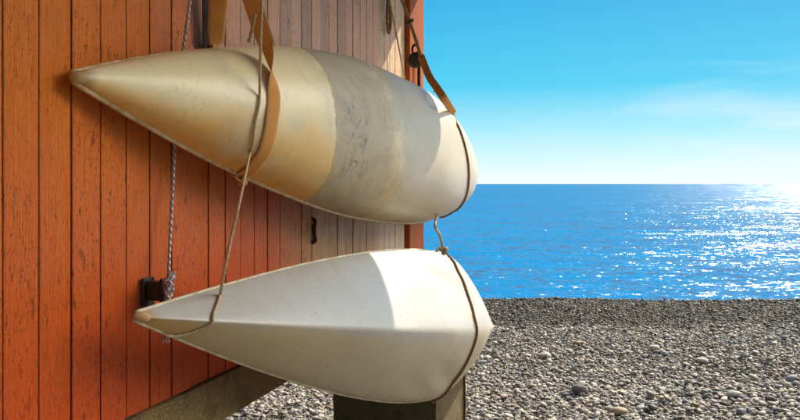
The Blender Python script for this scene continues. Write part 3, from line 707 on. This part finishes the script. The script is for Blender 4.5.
# the larger stones one can pick out
BS = pebble_shapes(6, 3); M_ST = mat_stone(False)
stones = [(580, 394, 17, .62, (.085, .082, .085), 'dark rounded cobble, biggest on the shingle right of the white kayak'),
          (619, 413, 19, .40, (.26, .19, .12), 'flat brown stone just behind the bottom edge, right of the dark cobble'),
          (641, 410, 11, .50, (.30, .31, .33), 'bluish grey pebble beside the flat brown stone'),
          (770, 402, 10, .75, (.04, .038, .04), 'black rounded stone at the lower right of the beach'),
          (790, 406, 7, .8, (.05, .045, .045), 'smaller black stone at the far lower right corner'),
          (741, 413, 10, .7, (.17, .18, .20), 'blue grey upright stone near the bottom edge, left of the black stone'),
          (654, 349, 11, .55, (.38, .35, .29), 'pale rounded stone in the middle of the shingle'),
          (665, 354, 8, .6, (.27, .28, .30), 'grey stone touching the pale rounded one in mid beach'),
          (545, 356, 13, .42, (.36, .33, .27), 'pale flat stone in mid beach just right of the white kayak'),
          (702, 361, 12, .5, (.36, .33, .27), 'pale wedge stone in the mid beach on the right'),
          (735, 396, 15, .45, (.36, .32, .26), 'broad pale flat stone in the lower right of the beach')]
for i, (px, py, wpx, fl_, col, lab) in enumerate(stones):
    g = at_z(px, py + 3); w = wpx * g.y / F / 2; v, f = BS[i % 6]; z = float(beach_z(g.x, g.y))
    a = random.uniform(-.5, .5); q = v * np.array([w, w * .75, w * fl_]); q = np.stack([q[:, 0] * math.cos(a) - q[:, 1] * math.sin(a), q[:, 0] * math.sin(a) + q[:, 1] * math.cos(a), q[:, 2]], -1)
    o = mesh_obj('beach_stone', q + np.array((g.x, g.y, z + .022 + w * fl_ * .5)), f, M_ST); o.color = (*col, 1); tag(o, lab, 'stone', 'larger stones on the shingle')

# ------------------------------------------------------------------ light
SUN_AZ, SUN_EL = 35.0, 36.4                       # degrees to the right of straight ahead, above the horizon
az, el = math.radians(SUN_AZ), math.radians(SUN_EL)
sd_ = Vector((math.sin(az) * math.cos(el), math.cos(az) * math.cos(el), math.sin(el)))
sun = bpy.data.lights.new('sun', 'SUN'); sun.energy = 4.1; sun.angle = math.radians(.5); sun.color = (1, .90, .73)
so = bpy.data.objects.new('sun', sun); C.objects.link(so); so.rotation_euler = (-sd_).to_track_quat('-Z', 'Y').to_euler(); so.location = sd_ * 50
SKY_GAIN, FILL_GAIN = 4.8, 35.0
w = bpy.data.worlds.new('World'); scene.world = w; w.use_nodes = True; nt = w.node_tree; nt.nodes.clear()
out = nt.nodes.new('ShaderNodeOutputWorld'); bg = nt.nodes.new('ShaderNodeBackground'); sky = nt.nodes.new('ShaderNodeTexSky')
sky.sky_type = 'NISHITA'; sky.sun_disc = False; sky.sun_elevation = el; sky.sun_rotation = az; sky.air_density = 1.0; sky.dust_density = .6; sky.ozone_density = 1.5; sky.altitude = 0
def N_(t, **k):
    o = nt.nodes.new(t)
    for a_, b_ in k.items(): setattr(o, a_, b_)
    return o
def mixc(f, a_, b_):
    o = N_('ShaderNodeMix', data_type='RGBA')
    for v, sk in ((f, 0), (a_, 6), (b_, 7)):
        if hasattr(v, 'is_output'): nt.links.new(v, o.inputs[sk])
        else: o.inputs[sk].default_value = v
    return o.outputs[2]
def rng(x, lo, hi, o1=1.0):
    o = N_('ShaderNodeMapRange', interpolation_type='SMOOTHSTEP'); nt.links.new(x, o.inputs[0]); o.inputs[1].default_value = lo; o.inputs[2].default_value = hi; o.inputs[4].default_value = o1; return o.outputs[0]
tc = N_('ShaderNodeTexCoord'); sx = N_('ShaderNodeSeparateXYZ'); nt.links.new(tc.outputs['Generated'], sx.inputs[0])
# clear air: pale at the horizon, saturated blue higher up (deep, dry summer sky)
ramp = N_('ShaderNodeValToRGB'); nt.links.new(sx.outputs[2], ramp.inputs[0]); cr_ = ramp.color_ramp
stops = [(0.0, (.84, .95, .97)), (.03, (.60, .88, .95)), (.07, (.30, .76, .93)), (.12, (.025, .57, .85)), (.22, (.0, .42, .77)), (.45, (.02, .26, .62)), (1.0, (.02, .18, .5))]
while len(cr_.elements) < len(stops): cr_.elements.new(.5)
for e_, (p_, c0) in zip(cr_.elements, stops): e_.position = p_; e_.color = (*c0, 1)
sc_n = N_('ShaderNodeVectorMath', operation='SCALE'); nt.links.new(ramp.outputs[0], sc_n.inputs[0]); sc_n.inputs['Scale'].default_value = SKY_GAIN
air = mixc(.94, sky.outputs[0], sc_n.outputs[0])
air = mixc(rng(sx.outputs[1], .2, -.3, .75), air, (SKY_GAIN * .22, SKY_GAIN * .26, SKY_GAIN * .30, 1))      # sky behind dimmed to deepen the shade under the kayaks
# thin high cloud in front, and a bright patch added out of view, right, to light the wall
mp = N_('ShaderNodeMapping'); mp.inputs['Scale'].default_value = (1.2, 1.2, 9); nt.links.new(tc.outputs['Generated'], mp.inputs[0])
cn = N_('ShaderNodeTexNoise'); cn.inputs['Scale'].default_value = 2.6; cn.inputs['Detail'].default_value = 6; cn.inputs['Distortion'].default_value = .6; nt.links.new(mp.outputs[0], cn.inputs['Vector'])
wm = N_('ShaderNodeMath', operation='MULTIPLY'); nt.links.new(rng(cn.outputs[0], .42, .70, .55), wm.inputs[0]); nt.links.new(rng(sx.outputs[2], .17, .07), wm.inputs[1])
wm2 = N_('ShaderNodeMath', operation='MULTIPLY'); nt.links.new(wm.outputs[0], wm2.inputs[0]); nt.links.new(rng(sx.outputs[0], .12, .45), wm2.inputs[1]); wisp = wm2.outputs[0]
air = mixc(wisp, air, (SKY_GAIN * .85, SKY_GAIN * .96, SKY_GAIN, 1))
def mul(*xs):
    r = xs[0]
    for x in xs[1:]:
        o = N_('ShaderNodeMath', operation='MULTIPLY'); nt.links.new(r, o.inputs[0]); nt.links.new(x, o.inputs[1]); r = o.outputs[0]
    return r
fill_patch = mul(rng(sx.outputs[1], .70, .42), rng(sx.outputs[1], -.35, .05), rng(sx.outputs[0], .2, .5), rng(sx.outputs[2], .14, .28), rng(cn.outputs[0], .25, .5))
air = mixc(fill_patch, air, (FILL_GAIN, FILL_GAIN * .95, FILL_GAIN * .87, 1))
nt.links.new(air, bg.inputs['Color'])
bg.inputs['Strength'].default_value = .10; nt.links.new(bg.outputs[0], out.inputs[0])

# ------------------------------------------------------------------ camera and render
cam = bpy.data.cameras.new('camera'); co = bpy.data.objects.new('camera', cam); C.objects.link(co)
co.location = CAM; co.rotation_euler = (math.radians(90), 0, 0); cam.lens = 36.0; cam.sensor_width = 36.0; cam.sensor_fit = 'HORIZONTAL'
cam.shift_y = -26 / 800; cam.clip_start = .02; cam.clip_end = 100000; scene.camera = co
scene.render.engine = 'CYCLES'; scene.cycles.use_denoising = True; scene.cycles.max_bounces = 8; scene.cycles.sample_clamp_indirect = 6
scene.view_settings.view_transform = 'Standard'; scene.view_settings.look = 'None'; scene.view_settings.gamma = 1; scene.view_settings.use_curve_mapping = False
scene.view_settings.exposure = 1.08
